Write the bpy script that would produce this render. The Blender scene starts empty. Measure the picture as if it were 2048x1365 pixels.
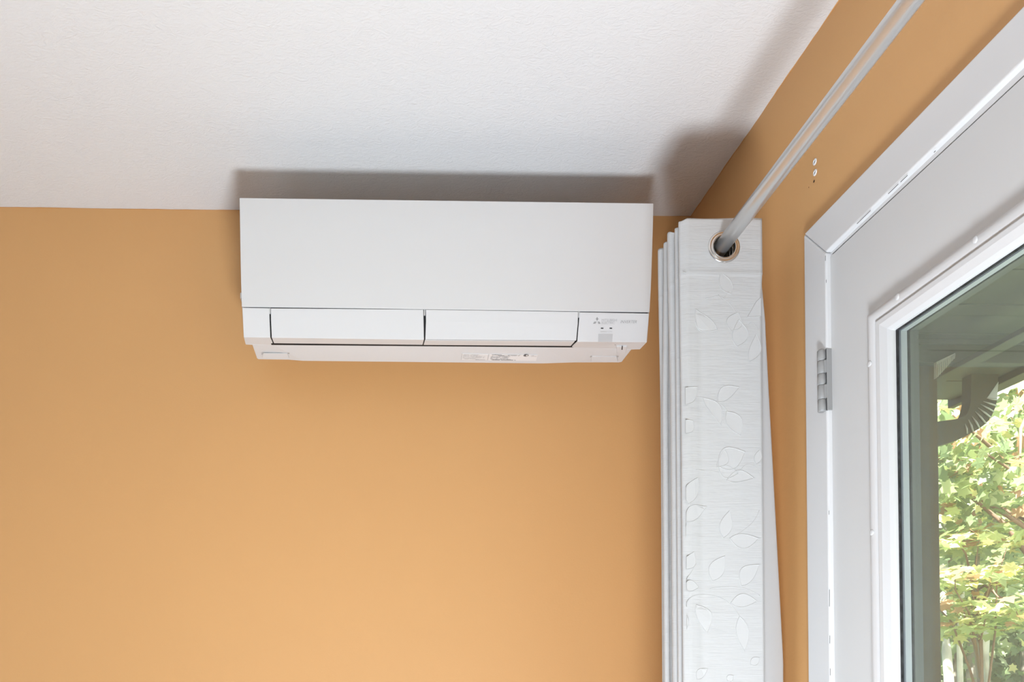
import bpy, bmesh, math, random
import numpy as np
from mathutils import Vector, Matrix

random.seed(7)
rng = np.random.default_rng(7)
SC = bpy.context.scene
COL = SC.collection

# ------------------------------------------------------------------ camera
W_PX, H_PX, F_PX = 2048.0, 1365.0, 1572.0
PPX, PPY = 780.0, 1331.0
YAW, PITCH = math.radians(1.28), math.radians(1.07)
CZ = 1.35
cam_d = bpy.data.cameras.new('camera')
cam_d.sensor_width = 36.0
cam_d.lens = F_PX / W_PX * 36.0
cam_d.shift_x = (W_PX / 2 - PPX) / W_PX
cam_d.shift_y = (PPY - H_PX / 2) / W_PX
cam_d.clip_start = 0.02
cam_d.clip_end = 300
cam = bpy.data.objects.new('camera', cam_d)
COL.objects.link(cam)
cam.location = (0, 0, CZ)
cam.rotation_euler = (math.pi / 2 + PITCH, 0, -YAW)
SC.camera = cam

# ------------------------------------------------------------------ world, sun, lamps, exposure
world = bpy.data.worlds.new('sky')
SC.world = world
world.use_nodes = True
wn = world.node_tree.nodes
bg = wn['Background']
sky = wn.new('ShaderNodeTexSky')
sky.sky_type = 'NISHITA'
sky.sun_disc = False
sky.sun_elevation = math.radians(42)
sky.sun_rotation = math.radians(200)
sky.dust_density = 2.5
sky.air_density = 1.2
world.node_tree.links.new(sky.outputs[0], bg.inputs[0])
bg.inputs[1].default_value = 0.42

def add_light(name, kind, loc, direction, energy, size=None, size_y=None, color=(1, 1, 1)):
    d = bpy.data.lights.new(name, kind)
    d.energy = energy
    d.color = color
    if kind == 'AREA':
        d.shape = 'RECTANGLE' if size_y else 'DISK'
        d.size = size
        if size_y:
            d.size_y = size_y
    if kind == 'SUN':
        d.angle = math.radians(0.6)
    o = bpy.data.objects.new(name, d)
    COL.objects.link(o)
    o.location = loc
    o.rotation_euler = Vector(direction).to_track_quat('-Z', 'Y').to_euler()
    return o

add_light('sun', 'SUN', (0, -4, 9), (0.42, 0.55, -0.72), 30.0, color=(1.0, 0.96, 0.90))
# photographer's low flash head in front of the unit, aimed up at the ceiling corner
add_light('flash_lamp', 'AREA', (0.15, 0.30, 0.45), (0.0, 0.14, 0.99), 42.0, size=0.40, color=(0.905, 0.975, 1.055))
# added fill lamps at unseen window openings behind the camera and at left
add_light('rear_fill_lamp', 'AREA', (-0.7, -3.42, 1.45), (0.05, 1, -0.9), 6.5, size=2.2, size_y=1.4, color=(0.84, 0.96, 1.12))
add_light('side_fill_lamp', 'AREA', (-2.92, -0.4, 1.45), (1, 0.05, -0.9), 5.0, size=1.5, size_y=1.4, color=(0.84, 0.96, 1.12))

SC.view_settings.view_transform = 'Standard'
SC.view_settings.look = 'None'
SC.view_settings.exposure = 0.01
SC.view_settings.gamma = 1.0
SC.view_settings.use_curve_mapping = False
SC.cycles.use_denoising = True
SC.cycles.max_bounces = 10
SC.cycles.transparent_max_bounces = 16
SC.cycles.sample_clamp_indirect = 6.0

# ------------------------------------------------------------------ ray helper (real planes in the room)
Rm = cam.rotation_euler.to_matrix()
def ray(px, py):
    return Rm @ Vector(((px - PPX) / F_PX, -(py - PPY) / F_PX, -1.0))
CO = Vector((0, 0, CZ))
def onX(px, py, X):
    d = ray(px, py); return CO + d * (X / d.x)
def onY(px, py, Y):
    d = ray(px, py); return CO + d * (Y / d.y)
def onZ(px, py, Z):
    d = ray(px, py); return CO + d * ((Z - CZ) / d.z)
def onP(px, py, p, n):
    d = ray(px, py); return CO + d * ((p - CO).dot(n) / d.dot(n))

# ------------------------------------------------------------------ materials
def mat(name, col, rough=0.5, metal=0.0, bump=None, spec=0.5, vary=None, coat=0.0, aniso=0.0):
    m = bpy.data.materials.new(name)
    m.use_nodes = True
    nt = m.node_tree
    b = nt.nodes['Principled BSDF']
    b.inputs['Base Color'].default_value = (*col, 1)
    b.inputs['Roughness'].default_value = rough
    b.inputs['Metallic'].default_value = metal
    b.inputs['Specular IOR Level'].default_value = spec
    b.inputs['Coat Weight'].default_value = coat
    b.inputs['Anisotropic'].default_value = aniso
    tc = nt.nodes.new('ShaderNodeTexCoord')
    if vary:                                   # (scale, amount)
        n = nt.nodes.new('ShaderNodeTexNoise'); n.inputs['Scale'].default_value = vary[0]
        n.inputs['Detail'].default_value = 5
        nt.links.new(tc.outputs['Object'], n.inputs['Vector'])
        r = nt.nodes.new('ShaderNodeMapRange')
        r.inputs['From Min'].default_value = 0.3; r.inputs['From Max'].default_value = 0.7
        r.inputs['To Min'].default_value = 1 - vary[1]; r.inputs['To Max'].default_value = 1 + vary[1]
        nt.links.new(n.outputs['Fac'], r.inputs['Value'])
        mx = nt.nodes.new('ShaderNodeVectorMath'); mx.operation = 'SCALE'
        mx.inputs[0].default_value = col
        nt.links.new(r.outputs['Result'], mx.inputs['Scale'])
        nt.links.new(mx.outputs['Vector'], b.inputs['Base Color'])
    if bump:                                   # list of (scale, strength, distance, stretch, distortion)
        prev = None
        for (sc_, st, dist, stretch, distort) in bump:
            mp = nt.nodes.new('ShaderNodeMapping'); mp.inputs['Scale'].default_value = stretch
            nt.links.new(tc.outputs['Object'], mp.inputs['Vector'])
            n = nt.nodes.new('ShaderNodeTexNoise'); n.inputs['Scale'].default_value = sc_
            n.inputs['Detail'].default_value = 4; n.inputs['Distortion'].default_value = distort
            nt.links.new(mp.outputs['Vector'], n.inputs['Vector'])
            bp = nt.nodes.new('ShaderNodeBump'); bp.inputs['Strength'].default_value = st
            bp.inputs['Distance'].default_value = dist
            nt.links.new(n.outputs['Fac'], bp.inputs['Height'])
            if prev: nt.links.new(prev.outputs['Normal'], bp.inputs['Normal'])
            prev = bp
        nt.links.new(prev.outputs['Normal'], b.inputs['Normal'])
    return m

U1 = (1, 1, 1)
M = {}
M['orange'] = mat('orange_wall_paint', (0.66, 0.365, 0.145), 0.6, bump=[(260, 0.25, 0.0006, U1, 0.3), (25, 0.15, 0.001, U1, 0)], vary=(3, 0.012))
M['bouncewall'] = mat('blue_bounce_wall', (0.44, 0.49, 0.55), 0.7)  # unseen side and front walls; blue tint set to cool bounced light
M['ceiling'] = mat('white_ceiling_paint', (0.76, 0.76, 0.76), 0.75, bump=[(48, 0.55, 0.0026, (1, 1.6, 1), 2.6), (230, 0.3, 0.0008, U1, 0.5)])
M['trimw'] = mat('white_trim_paint', (0.69, 0.69, 0.69), 0.38, bump=[(60, 0.10, 0.001, U1, 0.5), (9, 0.2, 0.002, U1, 0)])
M['doorw'] = mat('white_door_paint', (0.63, 0.63, 0.625), 0.35, bump=[(70, 0.10, 0.001, (1, 1, 0.3), 0.5), (9, 0.25, 0.002, U1, 0)])
M['beadw'] = mat('white_vinyl', (0.61, 0.61, 0.61), 0.3)
M['floor'] = mat('blue_bounce_floor', (0.26, 0.30, 0.36), 0.9, vary=(8, 0.15))  # blue tint of the unseen floor set to cool the bounced light
M['plastic'] = mat('white_appliance_plastic', (0.68, 0.68, 0.675), 0.33, bump=[(500, 0.05, 0.0002, U1, 0)])
M['plastic2'] = mat('white_flap_plastic', (0.69, 0.69, 0.69), 0.6, spec=0.25)
M['dark'] = mat('dark_gap', (0.012, 0.012, 0.013), 0.8)
M['seam'] = mat('grey_seam', (0.14, 0.14, 0.14), 0.8)
M['print'] = mat('grey_print', (0.36, 0.36, 0.36), 0.6)
M['print_pale'] = mat('pale_print', (0.52, 0.52, 0.515), 0.42)
M['print_dark'] = mat('dark_print', (0.15, 0.15, 0.15), 0.6)
M['receiver'] = mat('translucent_grey_window', (0.55, 0.55, 0.55), 0.35)
M['sticker'] = mat('sticker_paper', (0.80, 0.80, 0.80), 0.5)
M['steel'] = mat('brushed_nickel', (0.62, 0.62, 0.615), 0.29, 0.78, bump=[(900, 0.08, 0.0003, (1, 0.02, 1), 0)])
M['grom'] = mat('nickel_grommet', (0.62, 0.60, 0.575), 0.24, 1.0)
M['hinge'] = mat('painted_hinge', (0.34, 0.34, 0.335), 0.4, 0.2, bump=[(200, 0.15, 0.0005, U1, 0)])
M['gasket'] = mat('black_gasket', (0.02, 0.02, 0.022), 0.7, vary=(90, 0.9))
M['spacer'] = mat('grey_blue_spacer', (0.46, 0.495, 0.53), 0.45)
M['extbead'] = mat('exterior_bead', (0.15, 0.155, 0.15), 0.5)
M['siding'] = mat('grey_green_siding', (0.14, 0.145, 0.12), 0.7)
M['soffit'] = mat('grey_green_soffit', (0.135, 0.14, 0.115), 0.6, vary=(3, 0.1))
M['brownwood'] = mat('brown_stained_post', (0.11, 0.082, 0.038), 0.6, bump=[(60, 0.4, 0.002, (1, 1, 0.1), 0)], vary=(12, 0.2))
M['olive'] = mat('olive_gutter_metal', (0.09, 0.09, 0.055), 0.5)
M['litrib'] = mat('painted_lit_ribs', (0.78, 0.80, 0.83), 0.4, 0.1)  # bright colour carries the light on the elbow ribs and a glass reflection
M['bark'] = mat('tree_bark', (0.30, 0.28, 0.24), 0.9, bump=[(20, 0.6, 0.02, (1, 1, 0.2), 0)], vary=(6, 0.3))
M['bark_pale'] = mat('pale_tree_bark', (0.62, 0.60, 0.56), 0.9, bump=[(20, 0.6, 0.02, (1, 1, 0.2), 0)], vary=(6, 0.25))
M['twig'] = mat('reddish_twig', (0.28, 0.17, 0.12), 0.8)
M['grass'] = mat('lawn_grass', (0.20, 0.26, 0.13), 0.95, bump=[(30, 1, 0.05, U1, 0)], vary=(2, 0.3))
M['plug'] = mat('white_wall_plug', (0.80, 0.80, 0.80), 0.4)
M['wood'] = mat('dark_hole', (0.06, 0.03, 0.012), 0.9)

# fabric with woven relief
def fabric(name, col, weave=0.35):
    m = mat(name, col, 0.85, spec=0.2)
    nt = m.node_tree; b = nt.nodes['Principled BSDF']
    b.inputs['Sheen Weight'].default_value = 0.1
    tc = nt.nodes.new('ShaderNodeTexCoord')
    mp = nt.nodes.new('ShaderNodeMapping'); mp.inputs['Scale'].default_value = (22, 22, 420)
    n = nt.nodes.new('ShaderNodeTexNoise'); n.inputs['Scale'].default_value = 1.0; n.inputs['Detail'].default_value = 3
    nt.links.new(tc.outputs['Object'], mp.inputs['Vector']); nt.links.new(mp.outputs['Vector'], n.inputs['Vector'])
    bp = nt.nodes.new('ShaderNodeBump'); bp.inputs['Strength'].default_value = weave; bp.inputs['Distance'].default_value = 0.0012
    nt.links.new(n.outputs['Fac'], bp.inputs['Height'])
    n2 = nt.nodes.new('ShaderNodeTexNoise'); n2.inputs['Scale'].default_value = 14; n2.inputs['Detail'].default_value = 3
    mp2 = nt.nodes.new('ShaderNodeMapping'); mp2.inputs['Scale'].default_value = (1, 1, 3)
    nt.links.new(tc.outputs['Object'], mp2.inputs['Vector']); nt.links.new(mp2.outputs['Vector'], n2.inputs['Vector'])
    b2 = nt.nodes.new('ShaderNodeBump'); b2.inputs['Strength'].default_value = weave; b2.inputs['Distance'].default_value = 0.004
    nt.links.new(n2.outputs['Fac'], b2.inputs['Height']); nt.links.new(bp.outputs['Normal'], b2.inputs['Normal'])
    nt.links.new(b2.outputs['Normal'], b.inputs['Normal'])
    return m
M['curtain'] = fabric('white_woven_fabric', (0.52, 0.52, 0.515), 0.42)
M['lining'] = fabric('white_lining_fabric', (0.52, 0.525, 0.53), 0.03)
M['motif'] = fabric('white_satin_leaf', (0.54, 0.54, 0.535), 0.08)

# dusty window glass: clear, a little reflective, with a thin dust film
gm = bpy.data.materials.new('dusty_glass'); gm.use_nodes = True
nt = gm.node_tree; nt.nodes.clear()
out = nt.nodes.new('ShaderNodeOutputMaterial')
tr = nt.nodes.new('ShaderNodeBsdfTransparent'); tr.inputs[0].default_value = (0.955, 0.96, 0.95, 1)
gl = nt.nodes.new('ShaderNodeBsdfGlossy'); gl.inputs['Roughness'].default_value = 0.02
lw = nt.nodes.new('ShaderNodeLayerWeight'); lw.inputs[0].default_value = 0.5
pw = nt.nodes.new('ShaderNodeMath'); pw.operation = 'POWER'; pw.inputs[1].default_value = 5
fr = nt.nodes.new('ShaderNodeMath'); fr.operation = 'MULTIPLY_ADD'; fr.inputs[1].default_value = 0.9; fr.inputs[2].default_value = 0.02
nt.links.new(lw.outputs['Facing'], pw.inputs[0]); nt.links.new(pw.outputs[0], fr.inputs[0])
df = nt.nodes.new('ShaderNodeBsdfDiffuse'); df.inputs[0].default_value = (0.84, 0.84, 0.81, 1)
tl = nt.nodes.new('ShaderNodeBsdfTranslucent'); tl.inputs[0].default_value = (0.84, 0.84, 0.81, 1)
md = nt.nodes.new('ShaderNodeMixShader'); md.inputs[0].default_value = 0.5
nt.links.new(df.outputs[0], md.inputs[1]); nt.links.new(tl.outputs[0], md.inputs[2])
m1 = nt.nodes.new('ShaderNodeMixShader'); m1.inputs[0].default_value = 0.075
tcg = nt.nodes.new('ShaderNodeTexCoord'); ng = nt.nodes.new('ShaderNodeTexNoise'); ng.inputs['Scale'].default_value = 9; ng.inputs['Detail'].default_value = 6
rg = nt.nodes.new('ShaderNodeMapRange'); rg.inputs['To Min'].default_value = 0.018; rg.inputs['To Max'].default_value = 0.052
nt.links.new(tcg.outputs['Object'], ng.inputs['Vector']); nt.links.new(ng.outputs['Fac'], rg.inputs['Value']); nt.links.new(rg.outputs[0], m1.inputs[0])
m2 = nt.nodes.new('ShaderNodeMixShader')
nt.links.new(tr.outputs[0], m1.inputs[1]); nt.links.new(md.outputs[0], m1.inputs[2])
nt.links.new(fr.outputs[0], m2.inputs[0]); nt.links.new(m1.outputs[0], m2.inputs[1]); nt.links.new(gl.outputs[0], m2.inputs[2])
nt.links.new(m2.outputs[0], out.inputs[0])
M['glass'] = gm

def leafmat(name, col, tcol):
    m = bpy.data.materials.new(name); m.use_nodes = True
    nt = m.node_tree; nt.nodes.clear()
    o = nt.nodes.new('ShaderNodeOutputMaterial'); d = nt.nodes.new('ShaderNodeBsdfDiffuse'); t = nt.nodes.new('ShaderNodeBsdfTranslucent')
    g = nt.nodes.new('ShaderNodeBsdfGlossy'); g.inputs['Roughness'].default_value = 0.45
    d.inputs[0].default_value = (*col, 1); t.inputs[0].default_value = (*tcol, 1)
    mx = nt.nodes.new('ShaderNodeMixShader'); mx.inputs[0].default_value = 0.4
    m2 = nt.nodes.new('ShaderNodeMixShader'); m2.inputs[0].default_value = 0.10
    nt.links.new(d.outputs[0], mx.inputs[1]); nt.links.new(t.outputs[0], mx.inputs[2])
    nt.links.new(mx.outputs[0], m2.inputs[1]); nt.links.new(g.outputs[0], m2.inputs[2]); nt.links.new(m2.outputs[0], o.inputs[0])
    return m
LEAF = [leafmat('green_leaf', (0.23, 0.33, 0.15), (0.34, 0.48, 0.18)),
        leafmat('light_green_leaf', (0.50, 0.60, 0.30), (0.60, 0.72, 0.30)),
        leafmat('yellow_leaf', (0.80, 0.76, 0.36), (0.85, 0.80, 0.32)),
        leafmat('rusty_leaf', (0.52, 0.28, 0.16), (0.6, 0.35, 0.15)),
        leafmat('far_green_leaf', (0.22, 0.30, 0.15), (0.3, 0.42, 0.16)),
        leafmat('far_pale_leaf', (0.42, 0.50, 0.28), (0.5, 0.58, 0.25))]

# ------------------------------------------------------------------ mesh helpers
def link(name, me, parent=None, mats=(), smooth=False):
    o = bpy.data.objects.new(name, me)
    COL.objects.link(o)
    for m in mats: me.materials.append(m)
    if smooth:
        for p in me.polygons: p.use_smooth = True
    if parent:
        o.parent = parent
        o.matrix_parent_inverse = parent_inv(parent)
    return o
def parent_inv(p):
    m = Matrix.Identity(4); q = p
    ch = []
    while q: ch.append(q); q = q.parent
    for q in reversed(ch):
        m = m @ (q.matrix_parent_inverse if q.parent else Matrix.Identity(4)) @ q.matrix_basis
    return m.inverted()
def pyd(name, v, f, m, parent=None, smooth=False, fix=True):
    me = bpy.data.meshes.new(name)
    me.from_pydata([tuple(a) for a in v], [], f)
    if fix:
        bm = bmesh.new(); bm.from_mesh(me); bmesh.ops.recalc_face_normals(bm, faces=bm.faces); bm.to_mesh(me); bm.free()
    me.update()
    return link(name, me, parent, [m] if not isinstance(m, (list, tuple)) else m, smooth)
def empty(name, loc, parent=None):
    o = bpy.data.objects.new(name, None); COL.objects.link(o); o.location = loc; o.empty_display_size = 0.05
    if parent: o.parent = parent; o.matrix_parent_inverse = parent_inv(parent)
    return o
def tag(o, label=None, cat=None, group=None, kind=None):
    if label: o['label'] = label
    if cat: o['category'] = cat
    if group: o['group'] = group
    if kind: o['kind'] = kind
    return o
def bevel(o, w, seg=2, ang=35):
    b = o.modifiers.new('bevel', 'BEVEL'); b.width = w; b.segments = seg; b.limit_method = 'ANGLE'; b.angle_limit = math.radians(ang)
    b.harden_normals = False
    return o
def box(name, x0, x1, y0, y1, z0, z1, m, parent=None, bv=0):
    v = [(x, y, z) for x in (x0, x1) for y in (y0, y1) for z in (z0, z1)]
    f = [(0, 1, 3, 2), (4, 6, 7, 5), (0, 4, 5, 1), (2, 3, 7, 6), (0, 2, 6, 4), (1, 5, 7, 3)]
    o = pyd(name, v, f, m, parent)
    if bv: bevel(o, bv)
    return o
def prism(name, pts, d, m, parent=None, bv=0, smooth=False):
    """closed polygon pts (3D) extruded by vector d"""
    n = len(pts); d = Vector(d)
    v = [Vector(p) for p in pts] + [Vector(p) + d for p in pts]
    f = [tuple(range(n))[::-1], tuple(range(n, 2 * n))] + [(i, (i + 1) % n, n + (i + 1) % n, n + i) for i in range(n)]
    o = pyd(name, v, f, m, parent, smooth)
    if bv: bevel(o, bv)
    return o
def slab_hole(name, x0, x1, oy0, oy1, oz0, oz1, hy0, hy1, hz0, hz1, m, parent=None, swap=False):
    """plate between x0 and x1 with a rectangular hole; swap: plate lies across Y instead of X"""
    ys = [oy0, hy0, hy1, oy1]; zs = [oz0, hz0, hz1, oz1]
    v = []; f = []
    for x in (x0, x1):
        for y in ys:
            for z in zs: v.append((y, x, z) if swap else (x, y, z))
    I = lambda s, i, j: s * 16 + i * 4 + j
    for i in range(3):
        for j in range(3):
            if i == 1 and j == 1: continue
            if zs[j + 1] - zs[j] < 1e-6: continue
            for s in (0, 1): f.append((I(s, i, j), I(s, i + 1, j), I(s, i + 1, j + 1), I(s, i, j + 1)))
    bot = zs[1] - zs[0] < 1e-6
    def wall(a, b): f.append((I(0, *a), I(0, *b), I(1, *b), I(1, *a)))
    for k in range(3):
        wall((0, k), (0, k + 1)); wall((3, k), (3, k + 1)); wall((k, 3), (k + 1, 3))
        if not (bot and k == 1): wall((k, 0), (k + 1, 0))
    wall((1, 1), (1, 2)); wall((2, 1), (2, 2)); wall((1, 2), (2, 2))
    if not bot: wall((1, 1), (2, 1))
    me = bpy.data.meshes.new(name); me.from_pydata(v, [], f)
    bm = bmesh.new(); bm.from_mesh(me); bmesh.ops.remove_doubles(bm, verts=bm.verts, dist=1e-6)
    bmesh.ops.recalc_face_normals(bm, faces=bm.faces); bm.to_mesh(me); bm.free()
    return link(name, me, parent, [m])
def sweep(name, pts, r, m, parent=None, seg=16, caps=True):
    """tube along pts; r = radius or list"""
    n = len(pts); pts = [Vector(p) for p in pts]; rr = r if isinstance(r, (list, tuple)) else [r] * n
    v = []; f = []
    up = Vector((0, 0, 1))
    for i, p in enumerate(pts):
        t = (pts[min(i + 1, n - 1)] - pts[max(i - 1, 0)]).normalized()
        a = t.cross(up)
        if a.length < 0.05: a = t.cross(Vector((1, 0, 0)))
        a.normalize(); b = t.cross(a)
        for k in range(seg):
            th = 2 * math.pi * k / seg
            v.append(p + a * math.cos(th) * rr[i] + b * math.sin(th) * rr[i])
    for i in range(n - 1):
        for k in range(seg):
            f.append((i * seg + k, i * seg + (k + 1) % seg, (i + 1) * seg + (k + 1) % seg, (i + 1) * seg + k))
    if caps: f += [tuple(range(seg))[::-1], tuple(range((n - 1) * seg, n * seg))]
    o = pyd(name, v, f, m, parent, True)
    for p in o.data.polygons:
        if len(p.vertices) > 4: p.use_smooth = False
    return o
def lathe(name, prof, c, axis, m, parent=None, seg=32, closed=False):
    """prof: list of (radius, height) turned about axis through c"""
    axis = Vector(axis).normalized(); a = axis.orthogonal().normalized(); b = axis.cross(a); c = Vector(c)
    v = []; f = []; n = len(prof)
    for (r, h) in prof:
        for k in range(seg):
            th = 2 * math.pi * k / seg
            v.append(c + axis * h + (a * math.cos(th) + b * math.sin(th)) * r)
    rng_ = range(n) if closed else range(n - 1)
    for i in rng_:
        j = (i + 1) % n
        for k in range(seg):
            f.append((i * seg + k, i * seg + (k + 1) % seg, j * seg + (k + 1) % seg, j * seg + k))
    if not closed: f += [tuple(range(seg)), tuple(range((n - 1) * seg, n * seg))]
    return pyd(name, v, f, m, parent, True)
def frame_sweep(name, prof, X, y0, y1, z0, z1, m, parent=None):
    """profile (w inward, h towards the room) mitred round a rectangle lying in the plane x = X"""
    v = []; f = []; n = len(prof)
    for (sy, sz) in ((1, 1), (-1, 1), (-1, -1), (1, -1)):
        for (w, h) in prof:
            y = (y1 - w) if sy > 0 else (y0 + w); z = (z1 - w) if sz > 0 else (z0 + w)
            v.append((X - h, y, z))
    for c in range(4):
        d = (c + 1) % 4
        for i in range(n):
            j = (i + 1) % n
            f.append((c * n + i, c * n + j, d * n + j, d * n + i))
    return pyd(name, v, f, m, parent)
def sheet(name, rows, m, thick, parent=None, bv=0.0007):
    """quads between rows of points, thickened inward (away from the viewer)"""
    v = [p for r in rows for p in r]; nc = len(rows[0]); f = []
    for i in range(len(rows) - 1):
        for j in range(nc - 1):
            f.append((i * nc + j, (i + 1) * nc + j, (i + 1) * nc + j + 1, i * nc + j + 1))
    me = bpy.data.meshes.new(name); me.from_pydata([tuple(p) for p in v], [], f); me.update()
    o = link(name, me, parent, [m])
    s = o.modifiers.new('thick', 'SOLIDIFY'); s.thickness = thick; s.offset = -1; s.use_even_offset = True
    if bv: bevel(o, bv, 2, 25)
    return o

# ------------------------------------------------------------------ room
YB = 1.85
_c = onY(1382, 433, YB)
XR, ZC = _c.x, _c.z
XL, YF = -3.0, -3.5
wt = 0.15
wtr = 0.10
tag(box('floor', XL - wt, XR + wt, YF - wt, YB + wt, -0.15, 0, M['floor']), kind='structure')
tag(box('ceiling', XL - wt, XR + wt, YF - wt, YB + wt, ZC, ZC + 0.2, M['ceiling']), kind='structure')
tag(box('wall_back', XL - wt, XR + wt, YB, YB + wt, 0, ZC, M['orange']), kind='structure')
tag(slab_hole('wall_left', XL - wt, XL, YF, YB, 0, ZC, -1.15, 0.35, 0.75, 2.15, M['bouncewall']), kind='structure')
tag(slab_hole('wall_front', YF - wt, YF, XL, XR, 0, ZC, -1.8, 0.4, 0.75, 2.15, M['bouncewall'], swap=True), kind='structure')

# pose of the door casing, from its two corners on the casing face
XCAS = XR - 0.012
c_out = onX(1607, 469, XCAS); c_in = onX(1651, 506, XCAS)
c_out2 = onX(2048, 9.5, XCAS); c_in2 = onX(2048, 120.5, XCAS)
DY1 = c_in.y; DZ1 = c_in.z
DY0 = DY1 - 0.86
wr = slab_hole('wall_right', XR, XR + wtr, YF, YB, 0, ZC, DY0 - 0.012, DY1 + 0.012, 0, DZ1 + 0.012, M['orange'])
tag(wr, kind='structure')
# small screw hole under the two wall plugs
hc = onX(1628.6, 363, XR)
lathe('screw_hole', [(0.0022, 0.0004), (0.0016, 0.0002), (0.0006, 0.0001)], hc + Vector((-0.0003, 0, 0)), (-1, 0, 0), M['wood'], wr, 12)
hc2 = onX(1618, 375, XR)
lathe('screw_hole', [(0.0009, 0.0003), (0.0005, 0.0002)], hc2 + Vector((-0.0002, 0, 0)), (-1, 0, 0), M['wood'], wr, 8)

# casing boards
tr1 = empty('trim_1', (XR, DY1, 0)); tag(tr1, kind='structure')
th = XR - XCAS
mit = 0.0004
zo, yo = c_out.z, c_out.y
side = [(XCAS, yo, 0), (XCAS, DY1, 0), (XCAS, DY1 , DZ1 - mit), (XCAS, yo, zo - mit)]
bevel(prism('casing_board', side, (th, 0, 0), M['trimw'], tr1), 0.003, 3)
def ext(a, b, y):
    t = (y - a.y) / (b.y - a.y); return a.z + (b.z - a.z) * t
yE_out, yE_in = DY0 - (yo - DY1), DY0
zE_out = zo + (c_out2.z - c_out.z) * 0.7; zE_in = DZ1 + (c_in2.z - c_in.z) * 0.7
head = [(XCAS, yo, zo + mit), (XCAS, DY1, DZ1 + mit), (XCAS, c_in2.y, c_in2.z), (XCAS, yE_in, zE_in), (XCAS, yE_out, zE_out), (XCAS, c_out2.y, c_out2.z)]
bevel(prism('casing_board', head, (th, 0, 0), M['trimw'], tr1), 0.003, 3)
side2 = [(XCAS, yE_out, 0), (XCAS, yE_in, 0), (XCAS, yE_in, zE_in - mit), (XCAS, yE_out, zE_out - mit)]
bevel(prism('casing_board', side2, (th, 0, 0), M['trimw'], tr1), 0.003, 3)
# jamb lining the opening, a hair proud of the gap
JT = 0.011
XJ = XR - 0.003
box('jamb', XJ, XR + wtr + 0.004, DY1 - 0.0045, DY1 + 0.0115, 0, DZ1 + 0.011, M['trimw'], tr1, 0.001)
box('jamb', XJ, XR + wtr + 0.004, DY0 - 0.0115, DY0 + 0.004, 0, DZ1 + 0.011, M['trimw'], tr1, 0.001)
prism('head_jamb', [(XJ, DY1 - 0.005, DZ1 - 0.0035), (XJ, DY0 + 0.004, DZ1 - 0.001), (XJ, DY0 + 0.004, DZ1 + 0.0115), (XJ, DY1 - 0.005, DZ1 + 0.0115)], (XR + wtr + 0.004 - XJ, 0, 0), M['trimw'], tr1)

# ------------------------------------------------------------------ door with glass
XD = XR - 0.004
dcorner = onX(1658, 511, XD)
DL1 = DY1 - 0.0065; DL0 = DL1 - 0.842; DTOP = DZ1 - 0.0065
door = empty('door_1', (XD, DL1, 0)); tag(door, kind='structure')
mo = onX(1749.5, 625, XD)              # outer corner of the moulding
GY1, GZ1 = mo.y, mo.z
GY0, GZ0 = DL0 + (DL1 - GY1), 0.32
MW = 0.046
slab_hole('door_slab', XD, XD + 0.044, DL0, DL1, 0.012, DTOP, GY0 + 0.012, GY1 - 0.012, GZ0 + 0.012, GZ1 - 0.012, M['doorw'], door)
prof = [(0.0, -0.001), (0.0, 0.003), (0.0025, 0.0075), (0.006, 0.0105), (0.010, 0.0115), (0.014, 0.0105), (0.0175, 0.0075), (0.0205, 0.005), (0.0215, 0.0035), (0.0215, -0.001)]
fm = frame_sweep('glass_moulding', prof, XD, GY0, GY1, GZ0, GZ1, M['beadw'], door)
for p in fm.data.polygons: p.use_smooth = True
prof2 = [(0.0218, -0.004), (0.0218, 0.0085), (0.0235, 0.0095), (0.030, 0.0085), (0.0395, 0.003), (0.0435, -0.0015), (0.044, -0.0045), (0.044, -0.010), (0.03, -0.010)]
bevel(frame_sweep('glass_stop', prof2, XD, GY0, GY1, GZ0, GZ1, M['beadw'], door), 0.0006, 2, 30)
# gasket, spacer, panes, exterior bead
def ring(name, w0, w1, xa, xb, m):
    return frame_sweep(name, [(w0, -xa), (w1, -xa), (w1, -xb), (w0, -xb)], XD, GY0, GY1, GZ0, GZ1, m, door)
ring('gasket', 0.036, 0.0454, 0.0070, 0.0105, M['gasket'])
ring('glass_spacer', 0.036, 0.0458, 0.0135, 0.0225, M['spacer'])
ring('gasket', 0.036, 0.0450, 0.0255, 0.0275, M['gasket'])
ring('exterior_stop', 0.030, 0.0440, 0.0275, 0.041, M['extbead'])
for xa in (0.0105, 0.0225):
    o = box('glass_pane', XD + xa, XD + xa + 0.003, GY0 + 0.036, GY1 - 0.036, GZ0 + 0.036, GZ1 - 0.036, M['glass'], door)
# plugs over the moulding screws
def plug(y, z):
    lathe('screw_plug', [(0.0048, -0.002), (0.0046, 0.0004), (0.0036, 0.0013), (0.0016, 0.0017)], (XD - 0.0108, y, z), (-1, 0, 0), M['beadw'], door, 16)
for (px, py) in ((1762, 713), (1766, 1059)):
    p = onX(px, py, XD - 0.012); plug(GY1 - 0.010, p.z)
for yy in (onX(1800, 599, XD - 0.012).y, onX(1958, 489, XD - 0.012).y, 0.62):
    plug(yy, GZ1 - 0.010)
for zz in (1.0, 0.7): plug(GY1 - 0.010, zz)

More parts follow.
